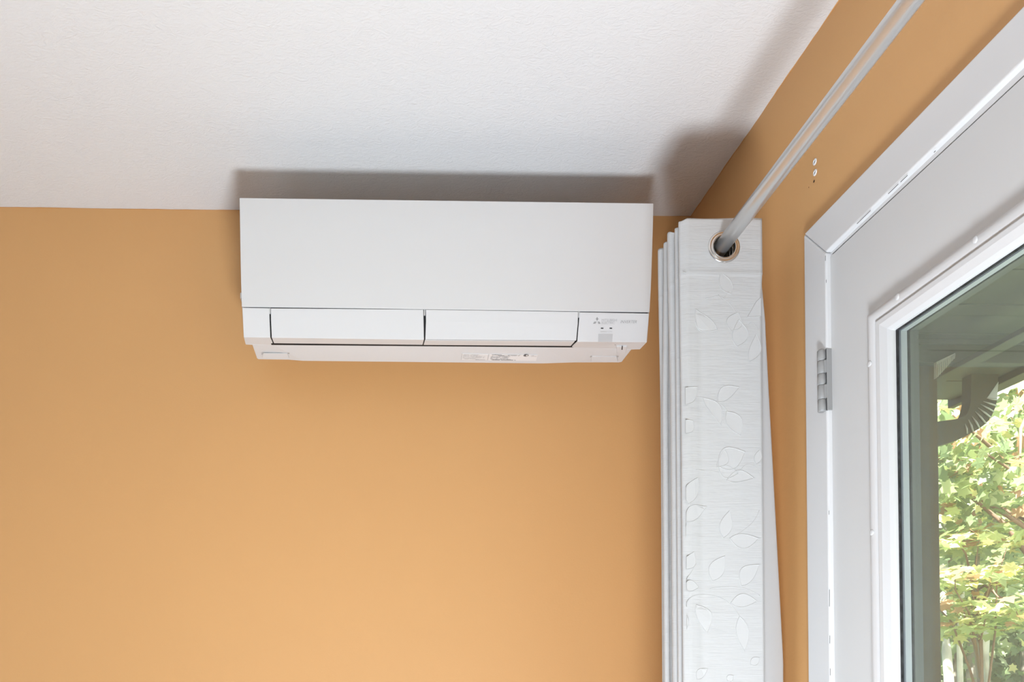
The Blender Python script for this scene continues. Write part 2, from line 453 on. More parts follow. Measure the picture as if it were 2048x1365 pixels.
# hinges
def hinge(zc, h=0.1016):
    hx, hy = XCAS - 0.004, DY1 - 0.0005
    hg = empty('hinge', (hx, hy, zc), door)
    tag(hg, 'grey painted butt hinge over the door gap')
    zs = [zc + h / 2 - h * a for a in (0, 0.175, 0.385, 0.57, 0.80, 1.0)]
    for k in range(5):
        lathe('knuckle', [(0.0058, zs[k + 1] + 0.0002), (0.0065, zs[k + 1] + 0.0008), (0.0065, zs[k] - 0.0008), (0.0058, zs[k] - 0.0002)], (hx, hy + 0.001, 0), (0, 0, 1), M['hinge'], hg, 24)
    box('hinge_leaf', hx + 0.0035, XD + 0.001, hy - 0.0082, hy - 0.0056, zs[5], zs[0], M['hinge'], hg, 0.0008)
    for k in (1, 3):
        box('hinge_strap', hx, hx + 0.006, hy - 0.0072, hy - 0.003, zs[k + 1] + 0.0006, zs[k] - 0.0006, M['hinge'], hg, 0.0005)
    for k in (0, 2, 4):
        box('hinge_slot', hx + 0.0030, hx + 0.0052, hy - 0.0074, hy - 0.0060, zs[k + 1], zs[k], M['dark'], hg)
    lathe('hinge_pin', [(0.0045, zs[0] - 0.001), (0.0045, zs[0] + 0.001), (0.003, zs[0] + 0.0022)], (hx, hy + 0.001, 0), (0, 0, 1), M['hinge'], hg, 20)
    return hg
ht = onX(1648, 698, XD - 0.012).z; hb = onX(1650, 821, XD - 0.012).z
hinge((ht + hb) / 2, ht - hb)
hinge(0.98); hinge(0.28)
# knob side of the door (out of frame)
lathe('door_knob', [(0.028, 0), (0.028, 0.005), (0.011, 0.008), (0.011, 0.03), (0.024, 0.042), (0.027, 0.055), (0.02, 0.066)], (XD, DL0 + 0.06, 0.95), (-1, 0, 0), M['steel'], door)
door.rotation_euler = (-0.004, 0, 0)

# wall plugs
for (px, py, lab) in ((1630, 324, 'small white plastic wall plug, the upper of two above the door casing'), (1630.5, 345.3, 'small white plastic wall plug, the lower of two above the door casing')):
    c = onX(px, py, XR)
    w = empty('wall_plug', c); tag(w, lab, 'wall plug', 'wall plugs beside the door')
    lathe('collar', [(0.0054, -0.001), (0.0054, 0.0008), (0.0044, 0.0015), (0.0022, 0.0015), (0.0020, -0.001)], c, (-1, 0, 0), M['plug'], w, 20, closed=True)
    lathe('bore', [(0.0021, -0.001), (0.0021, 0.0003)], c, (-1, 0, 0), M['dark'], w, 12)

# ------------------------------------------------------------------ air conditioner
YT, YS, YFD, YU, YBT = 1.622, 1.640, 1.655, 1.700, 1.772
ac = empty('air_conditioner', onY(893, 560, YB - 0.001))
tag(ac, 'white wall-mounted split air conditioner close under the ceiling', 'air conditioner')
def mid(a, b, t): return a + (b - a) * t
# body (white shell back to the wall)
rows = [(onY(480, 397.5, YT + .004), onY(1306, 408.3, YT + .004)), (onY(484, 612, YS + .006), onY(1298.5, 623, YS + .006)),
        (onY(489, 672, YFD + .007), onY(1292, 681, YFD + .007)), (onY(508, 690, YU + .006), onY(1259, 697, YU + .006)), (onY(517, 716, YBT + .003), onY(1240, 723, YBT + .003))]
v = []; f = []
for (a, b) in rows: v += [a, b]
back = [(Vector((a.x, YB - 0.0005, a.z)), Vector((b.x, YB - 0.0005, b.z))) for (a, b) in rows]
_zb = max(r[0].z for r in rows[2:]) + 0.05
for _k, _e in ((2, 0.004), (3, 0.002), (4, 0.0)):
    back[_k] = (Vector((back[_k][0].x, back[_k][0].y, _zb + _e)), Vector((back[_k][1].x, back[_k][1].y, _zb + _e)))
for (a, b) in back: v += [a, b]
n = len(rows)
for i in range(n - 1):
    f.append((2 * i, 2 * i + 1, 2 * i + 3, 2 * i + 2))
    f.append((2 * n + 2 * i, 2 * n + 2 * i + 2, 2 * n + 2 * i + 3, 2 * n + 2 * i + 1))
    f.append((2 * i, 2 * i + 2, 2 * n + 2 * i + 2, 2 * n + 2 * i)); f.append((2 * i + 1, 2 * n + 2 * i + 1, 2 * n + 2 * i + 3, 2 * i + 3))
f.append((0, 2 * n, 2 * n + 1, 1)); f.append((2 * n - 2, 2 * n - 1, 4 * n - 1, 4 * n - 2))
pyd('housing', v, f, M['plastic'], ac)
# front panel
def hrow(pl, pr, Y, n=2, Y2=None):
    a = onY(pl[0], pl[1], Y); b = onY(pr[0], pr[1], Y)
    return [mid(a, b, i / (n - 1)) for i in range(n)]
fp = [hrow((479, 396), (1307, 407), YT), hrow((479.6, 430), (1306.4, 441), YT + .0022), hrow((480.7, 500), (1304.3, 511), YT + .0085),
      hrow((482, 565), (1302, 576.4), YT + .0135), hrow((483.4, 613.8), (1299.2, 624.6), YS)]
sheet('front_panel', fp, M['plastic'], 0.004, ac, 0.0008)
# dark outlet cavity behind flaps and seams
dk = [hrow((487, 606), (1296, 617), YS + .0045), hrow((487.5, 628), (1295, 639), YS + .008)]
sheet('seam_strip', dk, M['dark'], 0.001, ac, 0)
dk = [hrow((535, 607), (1162, 616), YS + .0046), hrow((537, 672), (1160, 679), YFD + .0045), hrow((543, 690.5), (1146, 695.5), YU - .002)]
sheet('air_outlet', dk, M['dark'], 0.001, ac, 0)
# lower housing: left cheek, tray, right cheek
P = lambda x, y, Y: onY(x, y, Y)
vv = {'L0': P(484.4, 615.4, YS), 'L1': P(538.3, 616.6, YS), 'L2': P(540.6, 675.7, YFD), 'L3': P(487.3, 675, YFD),
      'T0': P(491.2, 689.8, YU), 'T1': P(504.5, 690.4, YU), 'T2': P(547, 689.6, YU - .001),
      'R0': P(1159.6, 624.6, YS), 'R1': P(1298.5, 627.2, YS), 'R2': P(1294, 685, YFD), 'R3': P(1154.5, 684, YFD),
      'T3': P(1142.5, 695.3, YU - .001), 'T4': P(1263, 699.6, YU), 'T5': P(1280, 699.6, YU),
      'Tm': P(845.5, 692.6, YU - .001),
      'B1': P(514, 717.5, YBT - .002), 'B1b': P(517, 719.4, YBT), 'B2': P(577, 720.3, YBT), 'B3': P(606, 722.6, YBT - .002), 'Bm': P(850, 725.2, YBT - .004),
      'B5': P(1086, 727.8, YBT - .002), 'B6': P(1147, 725.8, YBT), 'B7': P(1238, 725.8, YBT), 'B8': P(1243.6, 724.6, YBT - .002),
      'T2b': P(590, 690.1, YU - .001), 'T5b': P(1086, 694.8, YU - .001)}
keys = list(vv); ix = {k: i for i, k in enumerate(keys)}
faces = [('L0', 'L3', 'L2', 'L1'), ('L3', 'T0', 'T1', 'T2', 'L2'), ('R0', 'R3', 'R2', 'R1'), ('R3', 'T3', 'T4', 'T5', 'R2'),
         ('T1', 'B1', 'B1b', 'B2', 'T2'), ('T2', 'B2', 'B3', 'T2b'), ('T2b', 'B3', 'Bm', 'Tm'), ('Tm', 'Bm', 'B5', 'T5b'), ('T5b', 'B5', 'B6', 'T3'), ('T3', 'B6', 'B7', 'B8', 'T4')]
me = bpy.data.meshes.new('lower_housing'); me.from_pydata([tuple(vv[k]) for k in keys], [], [tuple(ix[k] for k in fc) for fc in faces]); me.update()
lh = link('lower_housing', me, ac, [M['plastic2']])
s = lh.modifiers.new('thick', 'SOLIDIFY'); s.thickness = 0.003; s.offset = -1
bevel(lh, 0.0012, 2, 12)
# flaps
fl = [[P(541.6, 617.0, YS), P(846.6, 619.4, YS)], [P(541.9, 640, YS + .005), P(847.3, 643, YS + .005)], [P(543.4, 675.9, YFD - .001), P(848, 680.0, YFD - .001)], [P(548, 687.2, YU - .010), P(845.2, 690.4, YU - .010)]]
sheet('air_flap', fl, M['plastic2'], 0.0022, ac, 0.0008)
fl2 = [[P(851.7, 619.5, YS), P(1156.3, 623.9, YS)], [P(851.9, 643, YS + .005), P(1155.8, 647.5, YS + .005)], [P(850.6, 679.4, YFD - .001), P(1152.6, 681.7, YFD - .001)]]
sheet('air_flap', fl2, M['plastic2'], 0.0022, ac, 0.0008)
fl3 = [[P(850.0, 681.3, YFD + .003), P(1149.6, 683.6, YFD + .003)], [P(847.2, 690.5, YU - .010), P(1141.5, 692.6, YU - .010)]]
sheet('flap_lip', fl3, M['plastic2'], 0.0018, ac, 0.0006)
# small light tabs bridging the vertical gaps at their top
for (x, y0, y1) in ((539.8, 616.5, 627.5), (849.2, 618.5, 631), (1157.9, 623.3, 635)):
    prism('gap_tab', [P(x - 1.4, y0, YS + .0015), P(x + 1.4, y0, YS + .0015), P(x + 1.4, y1, YS + .004), P(x - 1.4, y1, YS + .004)], (0, 0.003, 0), M['print_pale'], ac)
# side button at the left
box('side_catch', P(481.6, 595, 1.66).x, P(486, 595, 1.66).x, 1.652, 1.668, P(483, 601, 1.66).z, P(483, 589, 1.66).z, M['plastic'], ac, 0.001)

# things on the right cheek
n_r = (vv['R1'] - vv['R0']).cross(vv['R3'] - vv['R0']).normalized()
if n_r.y > 0: n_r = -n_r
def RC(px, py, off=0.0004): return onP(px, py, vv['R0'] + n_r * off, n_r)
ux = (vv['R1'] - vv['R0']).normalized(); uz = n_r.cross(ux) * 1.0
if uz.z < 0: uz = -uz
def patch(name, quad, m, off, parent, thick=0.0004, fn=RC, nn=None, bv=0):
    nn = nn or n_r
    pts = [fn(x, y, off) for (x, y) in quad]
    return prism(name, pts, -nn * thick, m, parent, bv)
def lettering(name, txt, x0, x1, ytop, ybase, m, shear=0.0, fn=RC, nrm=None, ax=None, ay=None, parent=ac, off=0.0003):
    nrm = nrm or n_r; ax = ax or ux; ay = ay or uz
    cu = bpy.data.curves.new(name, 'FONT'); cu.body = txt; cu.size = 1; cu.shear = shear; cu.resolution_u = 3
    to = bpy.data.objects.new(name + '_src', cu); COL.objects.link(to)
    bpy.context.view_layer.update()
    me = bpy.data.meshes.new_from_object(to.evaluated_get(bpy.context.evaluated_depsgraph_get()))
    bpy.data.objects.remove(to); bpy.data.curves.remove(cu)
    co = np.array([v.co[:] for v in me.vertices])
    lo, hi = co.min(0), co.max(0)
    a = fn(x0, ybase, off); b = fn(x1, ybase, off); c = fn(x0, ytop, off)
    wd = (b - a).length; hg = (c - a).dot(ay)
    ax2 = (b - a).normalized()
    for v in me.vertices:
        u = (v.co.x - lo[0]) / (hi[0] - lo[0]) * wd; w = (v.co.y - lo[1]) / (hi[1] - lo[1]) * hg
        v.co = a + ax2 * u + ay * w
    me.update()
    return link(name, me, parent, [m])
lettering('maker_lettering', 'MITSUBISHI', 1203.2, 1233.6, 638.3, 643.2, M['print_pale'].copy())
lettering('maker_lettering', 'ELECTRIC', 1203.2, 1229, 643.9, 648.6, M['print_pale'].copy())
for o in [o for o in COL.objects if o.name.startswith('maker_lettering')]:
    o.data.materials[0].node_tree.nodes['Principled BSDF'].inputs['Base Color'].default_value = (0.45, 0.45, 0.45, 1)
lettering('inverter_lettering', 'INVERTER', 1240.8, 1273.3, 641.3, 646.9, M['print'], 0.25)
lettering('operation_lettering', 'OPERATION', 1201, 1224, 662.3, 665.2, M['print_pale'])
for quad in ([(1194.4, 634.4), (1197, 638.4), (1194.2, 642.2), (1191.6, 638.2)],
             [(1186, 647.9), (1188.8, 643.6), (1193.3, 643.7), (1190.8, 648.0)],
             [(1195.3, 643.8), (1199.2, 643.8), (1201.2, 648.2), (1196.6, 648.1)]):
    patch('emblem_diamond', quad, M['print'], 0.0003, ac, 0.0002)
for (a, b) in ((1201.9, 1206.9), (1219.3, 1224.2)):
    patch('indicator_light', [(a, 655.9), (b, 656.0), (b, 658.0), (a, 657.9)], M['dark'], 0.0005, ac, 0.001)
# receiver window: recessed grey panel with a thin raised surround
patch('receiver_window', [(1196.8, 668), (1225.6, 668.2), (1224.4, 684.4), (1196.3, 684.2)], M['receiver'], 0.0002, ac, 0.001)
# fold-side piece of it on the chamfer
n_e = (vv['R2'] - vv['R3']).cross(vv['T3'] - vv['R3']).normalized()
if n_e.z > 0: n_e = -n_e
def EC(px, py, off=0.0003): return onP(px, py, vv['R3'] + n_e * off, n_e)
n_t = (vv['T3'] - vv['T2']).cross(vv['B3'] - vv['T2']).normalized()
if n_t.z > 0: n_t = -n_t
def TC(px, py, off=0.0005): return onP(px, py, vv['T2b'] + n_t * off + Vector((0, 0, 0)), n_t)
# sensor housing on the chamfer
pts = [EC(1232.5, 690.5, .0002), EC(1254, 690.7, .0002), TC(1251.5, 704, .0030), TC(1234, 703.6, .0030)]
prism('sensor_cover', pts, n_e * 0.0035, M['plastic2'], ac, 0.001)
prism('sensor_slot', [EC(1243.6, 693.2, .0037), EC(1245.6, 693.2, .0037), TC(1244.8, 703.2, .0068), TC(1242.6, 703.2, .0068)], -n_e * 0.0004, M['dark'], ac)
for x in (1230.6, 1254.6):
    prism('sensor_notch', [EC(x - 1, 690, .0004), EC(x + 1.6, 690.5, .0004), EC(x + 1.0, 693.4, .0004), EC(x - 1, 694.4, .0004)], -n_e * 0.0003, M['seam'], ac)

# tray details
def tpatch(name, quad, m, off=0.0006, th_=0.0005):
    return prism(name, [TC(x, y, off) for (x, y) in quad], -n_t * th_, m, ac)
# clip covers with tiny hooks
for (xa, xb) in ((526, 575), (1183, 1233)):
    dy = 0 if xa < 800 else 6.3
    tpatch('clip_cover', [(xa, 707.5 + dy), (xb, 708 + dy), (xb + 3, 717.5 + dy), (xa - 1, 717.0 + dy)], M['plastic2'], 0.0010, 0.0015)
    for x, d in ((xa - 3, 1), (xb, -1)):
        tpatch('clip_hook', [(x, 708 + dy + (0.8 if d > 0 else -.5)), (x + 4, 707 + dy + (0 if d > 0 else .8)), (x + 4, 707.8 + dy + (0 if d > 0 else .8)), (x, 709 + dy + (.6 if d > 0 else -.5))], M['print'], 0.0030, 0.0005)
# rating stickers
st = tpatch('rating_sticker', [(924.5, 708.2), (977.5, 709.3), (974.5, 721.0), (922.2, 720.2)], M['sticker'], 0.0016, 0.001)
tpatch('sticker_border', [(924.3, 708.2), (925.1, 708.2), (922.9, 720.4), (922.0, 720.4)], M['print_pale'], 0.0019, 0.0002)
tpatch('sticker_border', [(976.8, 709.3), (977.7, 709.3), (975.3, 720.9), (974.4, 720.9)], M['print_pale'], 0.0019, 0.0002)
st2 = tpatch('rating_sticker', [(978.5, 709.0), (1075.5, 710.6), (1072, 722.6), (976, 721.4)], M['sticker'], 0.0016, 0.001)
def smallprint(x0, x1, y0, rows_, step, m, h=0.55, fill=0.75, slope=0.012):
    """tiny illegible print: broken dashes, joined into one part"""
    v = []; f = []
    for r in range(rows_):
        x = x0 + (-0.22 * r * step); y = y0 + r * step
        end = x1 - random.random() * (x1 - x0) * 0.3 - 0.22 * r * step
        while x < end:
            w = random.uniform(0.8, 3.2)
            if random.random() < fill:
                yy = y + (x - x0) * slope
                q = [TC(x, yy, .0020), TC(min(x + w, end), yy, .0020), TC(min(x + w, end), yy + h, .0020), TC(x, yy + h, .0020)]
                b = len(v); v += q; f.append((b, b + 1, b + 2, b + 3))
            x += w + random.uniform(0.3, 0.7)
    o = pyd('fine_print', v, f, m, ac, fix=False); tag(o, kind='stuff')
smallprint(927, 962, 709.3, 8, 1.35, M['print_pale'])
smallprint(950, 973, 713, 3, 1.6, M['print_pale'])
smallprint(984, 1008, 709.6, 1, 1, M['print_dark'], 0.9, 1)
smallprint(996, 1010, 711.6, 1, 1, M['print_dark'], 0.9, 1)
smallprint(982, 1026, 712.4, 6, 1.3, M['print'], 0.6)
smallprint(1016, 1042, 710.3, 2, 1.3, M['print'], 0.7)
smallprint(980, 1040, 720.0, 1, 1, M['print_dark'], 0.9, 0.9)
smallprint(1060, 1074, 711.3, 2, 1.5, M['print_pale'], 0.8)
smallprint(951, 972, 719.9, 1, 1, M['print'], 0.7, 1.0)
# oval approval mark
def mark(cx, cy, rx, ry, m, off): 
    return prism('approval_mark', [TC(cx + rx * math.cos(a) - .3 * ry * math.sin(a), cy + ry * math.sin(a), off) for a in [i * math.pi / 8 for i in range(16)]], -n_t * 0.0002, m, ac)
mark(1052, 711.6, 5.2, 2.2, M['print_dark'], 0.0019)
mark(1053.8, 711.6, 2.0, 1.3, M['sticker'], 0.0021)

# ------------------------------------------------------------------ curtain rod
YCU = 1.367
ra = onY(1448, 488, YCU)
XROD = ra.x
rb = onX(1822, 0, XROD)
rd = (ra - rb).normalized()
def rod_at(y): return ra + rd * ((y - ra.y) / rd.y)
rod = empty('curtain_rod', rod_at(-0.8)); tag(rod, 'brushed nickel curtain rod running along the door wall', 'curtain rod')
RR = 0.0131
sweep('rod_tube', [rod_at(y) for y in (-0.95, -0.3, 0.3, 0.8, 1.2, 1.62)], RR, M['steel'], rod, 48)
e = rod_at(1.62)
lathe('end_cap', [(0.0131, -0.002), (0.017, 0), (0.017, 0.012), (0.012, 0.018)], e, rd, M['steel'], rod)
for yb in (1.60, -0.8):
    p = rod_at(yb)
    br = box('bracket_arm', p.x - 0.006, XR - 0.002, yb - 0.006, yb + 0.006, p.z - 0.026, p.z - 0.014, M['steel'], rod, 0.002)
    box('bracket_plate', XR - 0.004, XR + 0.0, yb - 0.012, yb + 0.012, p.z - 0.05, p.z + 0.01, M['steel'], rod, 0.001)
    lathe('bracket_cup', [(RR + 0.0035, -0.008), (RR + 0.0035, 0.008), (RR + 0.0005, 0.008), (RR + 0.0005, -0.008)], p, rd, M['steel'], rod, 32, closed=True)

# ------------------------------------------------------------------ curtain
cur = empty('curtain', (XROD, YCU + 0.05, 0)); tag(cur, 'white leaf-patterned grommet curtain bunched at the end of the rod', 'curtain')
gcen = ra + Vector((0, 0, -0.0056))
xl0 = onY(1364.5, 470, YCU).x; xr0 = onY(1524, 470, YCU).x
ztop = onY(1440, 437, YCU).z
# pleats from the front: (Y of pleat), loops alternate left / right
PY = [1.367, 1.379, 1.391, 1.399, 1.407, 1.421, 1.436, 1.447, 1.458, 1.468]
def xr_low(z):          # flare of the second pleat's right loop, growing downward
    t = max(0.0, min(1.0, (ztop - 0.105 - z) / 0.68)); 
    base = xr0 + 0.002
    target = onY(1562, 1365, 1.40).x
    return base + (target - base) * (0.12 * min(1, t * 9) + 0.88 * t)
def xr_front(z):
    t = max(0.0, min(1.0, (ztop - 0.09 - z) / 0.05))
    return xr0 - 0.0025 * t
def xl_of(k, z):
    t = max(0.0, min(1.0, (ztop - z - 0.06) / 0.25))
    offs = [0.0, 0.0, 0.001, 0.001, -0.003, -0.002, -0.001, -0.002, -0.004, -0.003][k]
    low = [0.0018, 0.0, 0.0, 0.0035, 0.0035, -0.0045, -0.0045, 0.003, 0.003, 0.003][k]
    return xl0 + offs + low * t
NS = 34
def path_at(z, dz):
    pts = []
    hd = min(1.0, max(0.0, (ztop - 0.098 - z) / 0.10))    # 0 in the stiff header, 1 below
    K = len(PY)
    for k in range(K):
        left = xl_of(k, z)
        right = xr_front(z) if k == 0 else (xr_low(z) if k in (1, 2) else xr_low(z) - 0.003 * (k - 2))  # hidden rear pleats widened towards the wall to block light behind
        a, b = (right, left) if k % 2 == 0 else (left, right)
        ya = PY[k]; yb = PY[k]
        for i in range(NS):
            t = i / (NS - 1)
            x = a + (b - a) * t
            y = ya
            u = (x - left) / (right - left)
            # soft standing waves in the cloth below the header
            y += hd * 0.0022 * math.sin(3.0 * u + 0.9 * k + 1.2 * z) * math.sin(math.pi * u)
            if k in (1, 2): y += hd * 0.016 * max(0, u - 0.72) / 0.28 * (0.2 + min(1, (ztop - z) / 0.9))
            if k == 0: y += hd * (0.0016 * math.exp(-((u - 0.22) / 0.05) ** 2) ) + 0.004 * max(0, 0.05 - u) / 0.05
            y -= 0.0016 * math.exp(-((z - (ztop - 0.098)) / 0.0022) ** 2) * (1 if k % 2 == 0 else 0)
            pts.append((x, y))
        if k < K - 1:      # loop to the next pleat
            x = b; y0_, y1_ = pts[-1][1], PY[k + 1]
            if k + 1 in (1, 2) and k % 2 == 1: y1_ = pts[-1][1] + (PY[k + 1] - PY[k])
            sgn = -1 if k % 2 == 0 else 1
            r = (y1_ - y0_) / 2
            for i in range(1, 6):
                th = math.pi * i / 6
                pts.append((x + sgn * abs(r) * math.sin(th) * 0.7, y0_ + r - r * math.cos(th)))
    return pts
zs = [ztop - 0.0038 * i for i in range(30)]
z = zs[-1]
while z > 0.03:
    z -= 0.022; zs.append(max(z, 0.02))
V = []; Fq = []
for iz, z in enumerate(zs):
    pp = path_at(z, iz)
    for (x, y) in pp:
        dzt = 0
        if iz == 0:
            u = (y - PY[0]) / 0.1
            dzt = -0.010 * max(0, u - 0.55) / 0.45 + 0.0012 * math.sin(40 * x) - 0.004 * math.exp(-((x - xl0) / 0.006) ** 2)
        V.append((x, y, z + dzt))
NP = len(path_at(zs[0], 0))
for i in range(len(zs) - 1):
    for j in range(NP - 1):
        cx = (V[i * NP + j][0] + V[i * NP + j + 1][0]) / 2; cy = (V[i * NP + j][1] + V[i * NP + j + 1][1]) / 2
        cz = (V[i * NP + j][2] + V[(i + 1) * NP + j][2]) / 2
        rc = rod_at(cy)
        if (cx - gcen.x) ** 2 + (cz - (rc.z - 0.0056)) ** 2 < 0.0235 ** 2: continue
        Fq.append((i * NP + j, (i + 1) * NP + j, (i + 1) * NP + j + 1, i * NP + j + 1))
me = bpy.data.meshes.new('curtain_cloth'); me.from_pydata(V, [], Fq)
bm = bmesh.new(); bm.from_mesh(me)
bmesh.ops.delete(bm, geom=[v for v in bm.verts if not v.link_faces], context='VERTS'); bm.to_mesh(me); bm.free()
me.update()
cl = link('curtain_cloth', me, cur, [M['lining'], M['curtain']], True)
s = cl.modifiers.new('thick', 'SOLIDIFY'); s.thickness = 0.0008; s.offset = 0; s.material_offset = 1
# grommets
for k, y in enumerate(PY):
    c = rod_at(y) + Vector((0, 0, -0.0056)); c.x = gcen.x + (c.x - ra.x)
    g = lathe('grommet', [(0.0193, -0.0022), (0.0200, -0.0030), (0.0225, -0.0026), (0.0238, -0.0017), (0.0248, -0.0024), (0.0272, -0.0018), (0.0287, -0.0004), (0.0287, 0.0006),
                   (0.0272, 0.0018), (0.0225, 0.0026), (0.0200, 0.0030), (0.0193, 0.0022)], c, (0, 1, 0), M['grom'], cur, 56, closed=True)
    if k == 0: tag(g, 'nickel grommet ring facing the room')
# raised satin leaf motifs on the front pleat
def leaf_outline(n=9, w=0.42, bend=0.12):
    a = []
    for i in range(n + 1):
        t = i / n; a.append((t, w * 0.5 * math.sin(math.pi * t ** 0.85) + bend * math.sin(math.pi * t)))
    b = []
    for i in range(n - 1, 0, -1):
        t = i / n; b.append((t, -w * 0.5 * math.sin(math.pi * t ** 0.85) + bend * math.sin(math.pi * t)))
    return a + b
YLF = YCU - 0.0006
def front_y(x, z):
    left = xl_of(0, z); right = xr_front(z); u = (x - left) / (right - left)
    hd = min(1.0, max(0.0, (ztop - 0.098 - z) / 0.10))
    y = YCU + hd * 0.0022 * math.sin(3.0 * u + 1.2 * z) * math.sin(math.pi * u)
    y += hd * 0.0016 * math.exp(-((u - 0.22) / 0.05) ** 2)
    return y
def motif(px0, py0, px1, py1, w=0.42, bend=0.1):
    A = onY(px0, py0, YCU); B = onY(px1, py1, YCU)
    d = B - A; L = d.length; d.normalize(); nrm = Vector((-d.z, 0, d.x))
    pts = []
    for (t, s_) in leaf_outline(10, w, bend):
        p = A + d * (t * L) + nrm * (s_ * L)
        z = p.z; x = min(max(p.x, xl_of(0, z) + 0.0012), xr_front(z) - 0.001)
        pts.append(Vector((x, front_y(x, z) - 0.0008, z)))
    # ridge outline + inner field
    c = sum(pts, Vector()) / len(pts)
    n_ = len(pts)
    lay = [(1.0, 0.0004), (0.985, -0.0005), (0.95, -0.0005), (0.92, 0.0001)]
    v = []; f = []
    for (sc_, dy) in lay:
        for p in pts: v.append(c + (p - c) * sc_ + Vector((0, dy, 0)))
    for l in range(len(lay) - 1):
        for i in range(n_):
            f.append((l * n_ + i, l * n_ + (i + 1) % n_, (l + 1) * n_ + (i + 1) % n_, (l + 1) * n_ + i))
    f.append(tuple(range((len(lay) - 1) * n_, len(lay) * n_)))
    return pyd('leaf_motif', v, f, M['motif'], cur, fix=False)
ML = [(1462, 590, 1440, 545, .5, .02), (1434, 662, 1390, 618, .5, .15), (1461, 664, 1475, 626, .8, 0), (1473, 696, 1476, 640, .6, -.1), (1522, 596, 1493, 636, .5, .2), (1497, 726, 1512, 668, .4, -.1),
      (1368, 810, 1396, 774, .7, .1), (1434, 806, 1478, 776, .5, .12), (1406, 796, 1442, 853, .35, .12), (1452, 824, 1481, 874, .55, .05), (1386, 842, 1362, 868, .8, 0),
      (1433, 936, 1447, 898, .5, -.2), (1435, 934, 1490, 905, .75, .05), (1436, 936, 1476, 948, .6, -.1), (1452, 962, 1508, 958, .42, .12), (1376, 1010, 1396, 955, .5, .05), (1512, 930, 1519, 900, .5, 0),
      (1372, 1045, 1414, 1014, .55, .12), (1446, 1078, 1458, 1022, .45, 0), (1458, 1078, 1518, 1078, .5, -.1), (1366, 1140, 1388, 1104, .6, -.1), (1424, 1164, 1450, 1112, .55, .05), (1481, 1174, 1519, 1130, .55, .12),
      (1366, 1170, 1398, 1176, .7, 0), (1392, 1210, 1415, 1268, .5, .12), (1460, 1208, 1514, 1204, .5, .08), (1478, 1233, 1489, 1305, .36, .02), (1368, 1260, 1372, 1230, .5, 0), (1500, 1330, 1519, 1316, .7, 0), (1394, 1360, 1416, 1338, .6, .1), (1454, 1362, 1466, 1352, .9, 0)]
for a in ML: motif(*a)
# a few more repeats further down, below the frame
for (dy, sub) in ((580, ML[6:20]), (1000, ML[6:20]), (1420, ML[6:20])):
    for a in sub: motif(a[0], a[1] + dy + 60, a[2], a[3] + dy + 60, a[4], a[5])
# vine stems
def stem_line(pts_px, r=0.0005):
    P_ = []
    q = [Vector((x, y, 0)) for x, y in pts_px]
    for i in range(len(q) - 1):
        for t in (0, .25, .5, .75):
            p0 = q[max(i - 1, 0)]; p1 = q[i]; p2 = q[i + 1]; p3 = q[min(i + 2, len(q) - 1)]
            w = 0.5 * ((2 * p1) + (-p0 + p2) * t + (2 * p0 - 5 * p1 + 4 * p2 - p3) * t * t + (-p0 + 3 * p1 - 3 * p2 + p3) * t ** 3)
            P_.append(w)
    P_.append(q[-1])
    out_ = []
    for w in P_:
        p = onY(w.x, w.y, YCU); x = min(max(p.x, xl_of(0, p.z) + .001), xr_front(p.z) - .001)
        out_.append((x, front_y(x, p.z) - 0.0004, p.z))
    return sweep('vine_stem', out_, r, M['motif'], cur, 6)
for s_ in ([(1410, 598), (1436, 594), (1456, 606), (1474, 630)], [(1436, 590), (1444, 600), (1456, 584)], [(1386, 796), (1404, 794), (1430, 806), (1444, 812), (1456, 826)], [(1392, 940), (1430, 944), (1452, 948), (1476, 944), (1492, 930), (1512, 936), (1519, 952)],
           [(1454, 1078), (1480, 1066), (1506, 1044), (1518, 1022)], [(1368, 1214), (1384, 1194), (1412, 1190), (1444, 1198), (1466, 1216), (1480, 1236)], [(1420, 1178), (1450, 1174), (1490, 1178), (1519, 1192)],
           [(1366, 1076), (1370, 1052), (1376, 1030), (1382, 1004)], [(1368, 1166), (1382, 1146), (1392, 1128)], [(1494, 652), (1504, 646), (1516, 660)], [(1360, 545), (1400, 548), (1450, 546)]):
    stem_line(s_)

# ------------------------------------------------------------------ outside: overhang, post, downspout
ZS = onY(1950, 681, 1.98).z
ZBM = onY(1950, 726.5, 1.98).z
XE = XR + wtr
oh = empty('roof_overhang', (XE, 0, ZS)); tag(oh, 'grey-green boarded roof overhang seen through the door glass', 'roof overhang')
_e = onZ(1905, 803, ZS); XO = max(onZ(1976, 766, ZS).x, 1.72); YE = _e.y
yy = -1.0; 
while yy < YE - 0.01:
    y2 = min(yy + 0.155, YE)
    box('soffit_board', XE + 0.003, XO, yy + 0.0018, y2 - 0.0018, ZS, ZS + 0.012, M['soffit'], oh, 0.002)
    yy = y2
box('rafter_deck', XE + 0.003, XO + 0.02, -1.0, YE + 0.01, ZS + 0.0125, ZS + 0.16, M['soffit'], oh)
box('cross_beam', XE + 0.003, XO - 0.01, 1.98, 2.00, ZBM, ZS - 0.0, M['soffit'], oh, 0.002)
box('beam_trim', XE + 0.003, XO - 0.01, 1.972, 1.979, ZS - 0.014, ZS - 0.0005, M['soffit'], oh, 0.001)
box('long_trim', 1.505, 1.545, 1.2, YE, ZBM - 0.014, ZBM - 0.0005, M['soffit'], oh, 0.002)
box('fascia', XO, XO + 0.02, -1.0, YE + 0.01, ZS - 0.02, ZS + 0.16, M['olive'], oh, 0.002)
p1 = onY(1838, 900, 2.0); p2 = onY(1878, 900, 2.0)
pst = empty('porch_post', ((p1.x + p2.x) / 2, 2.0, 0)); tag(pst, 'brown stained wooden post under the overhang outside the door glass', 'post')
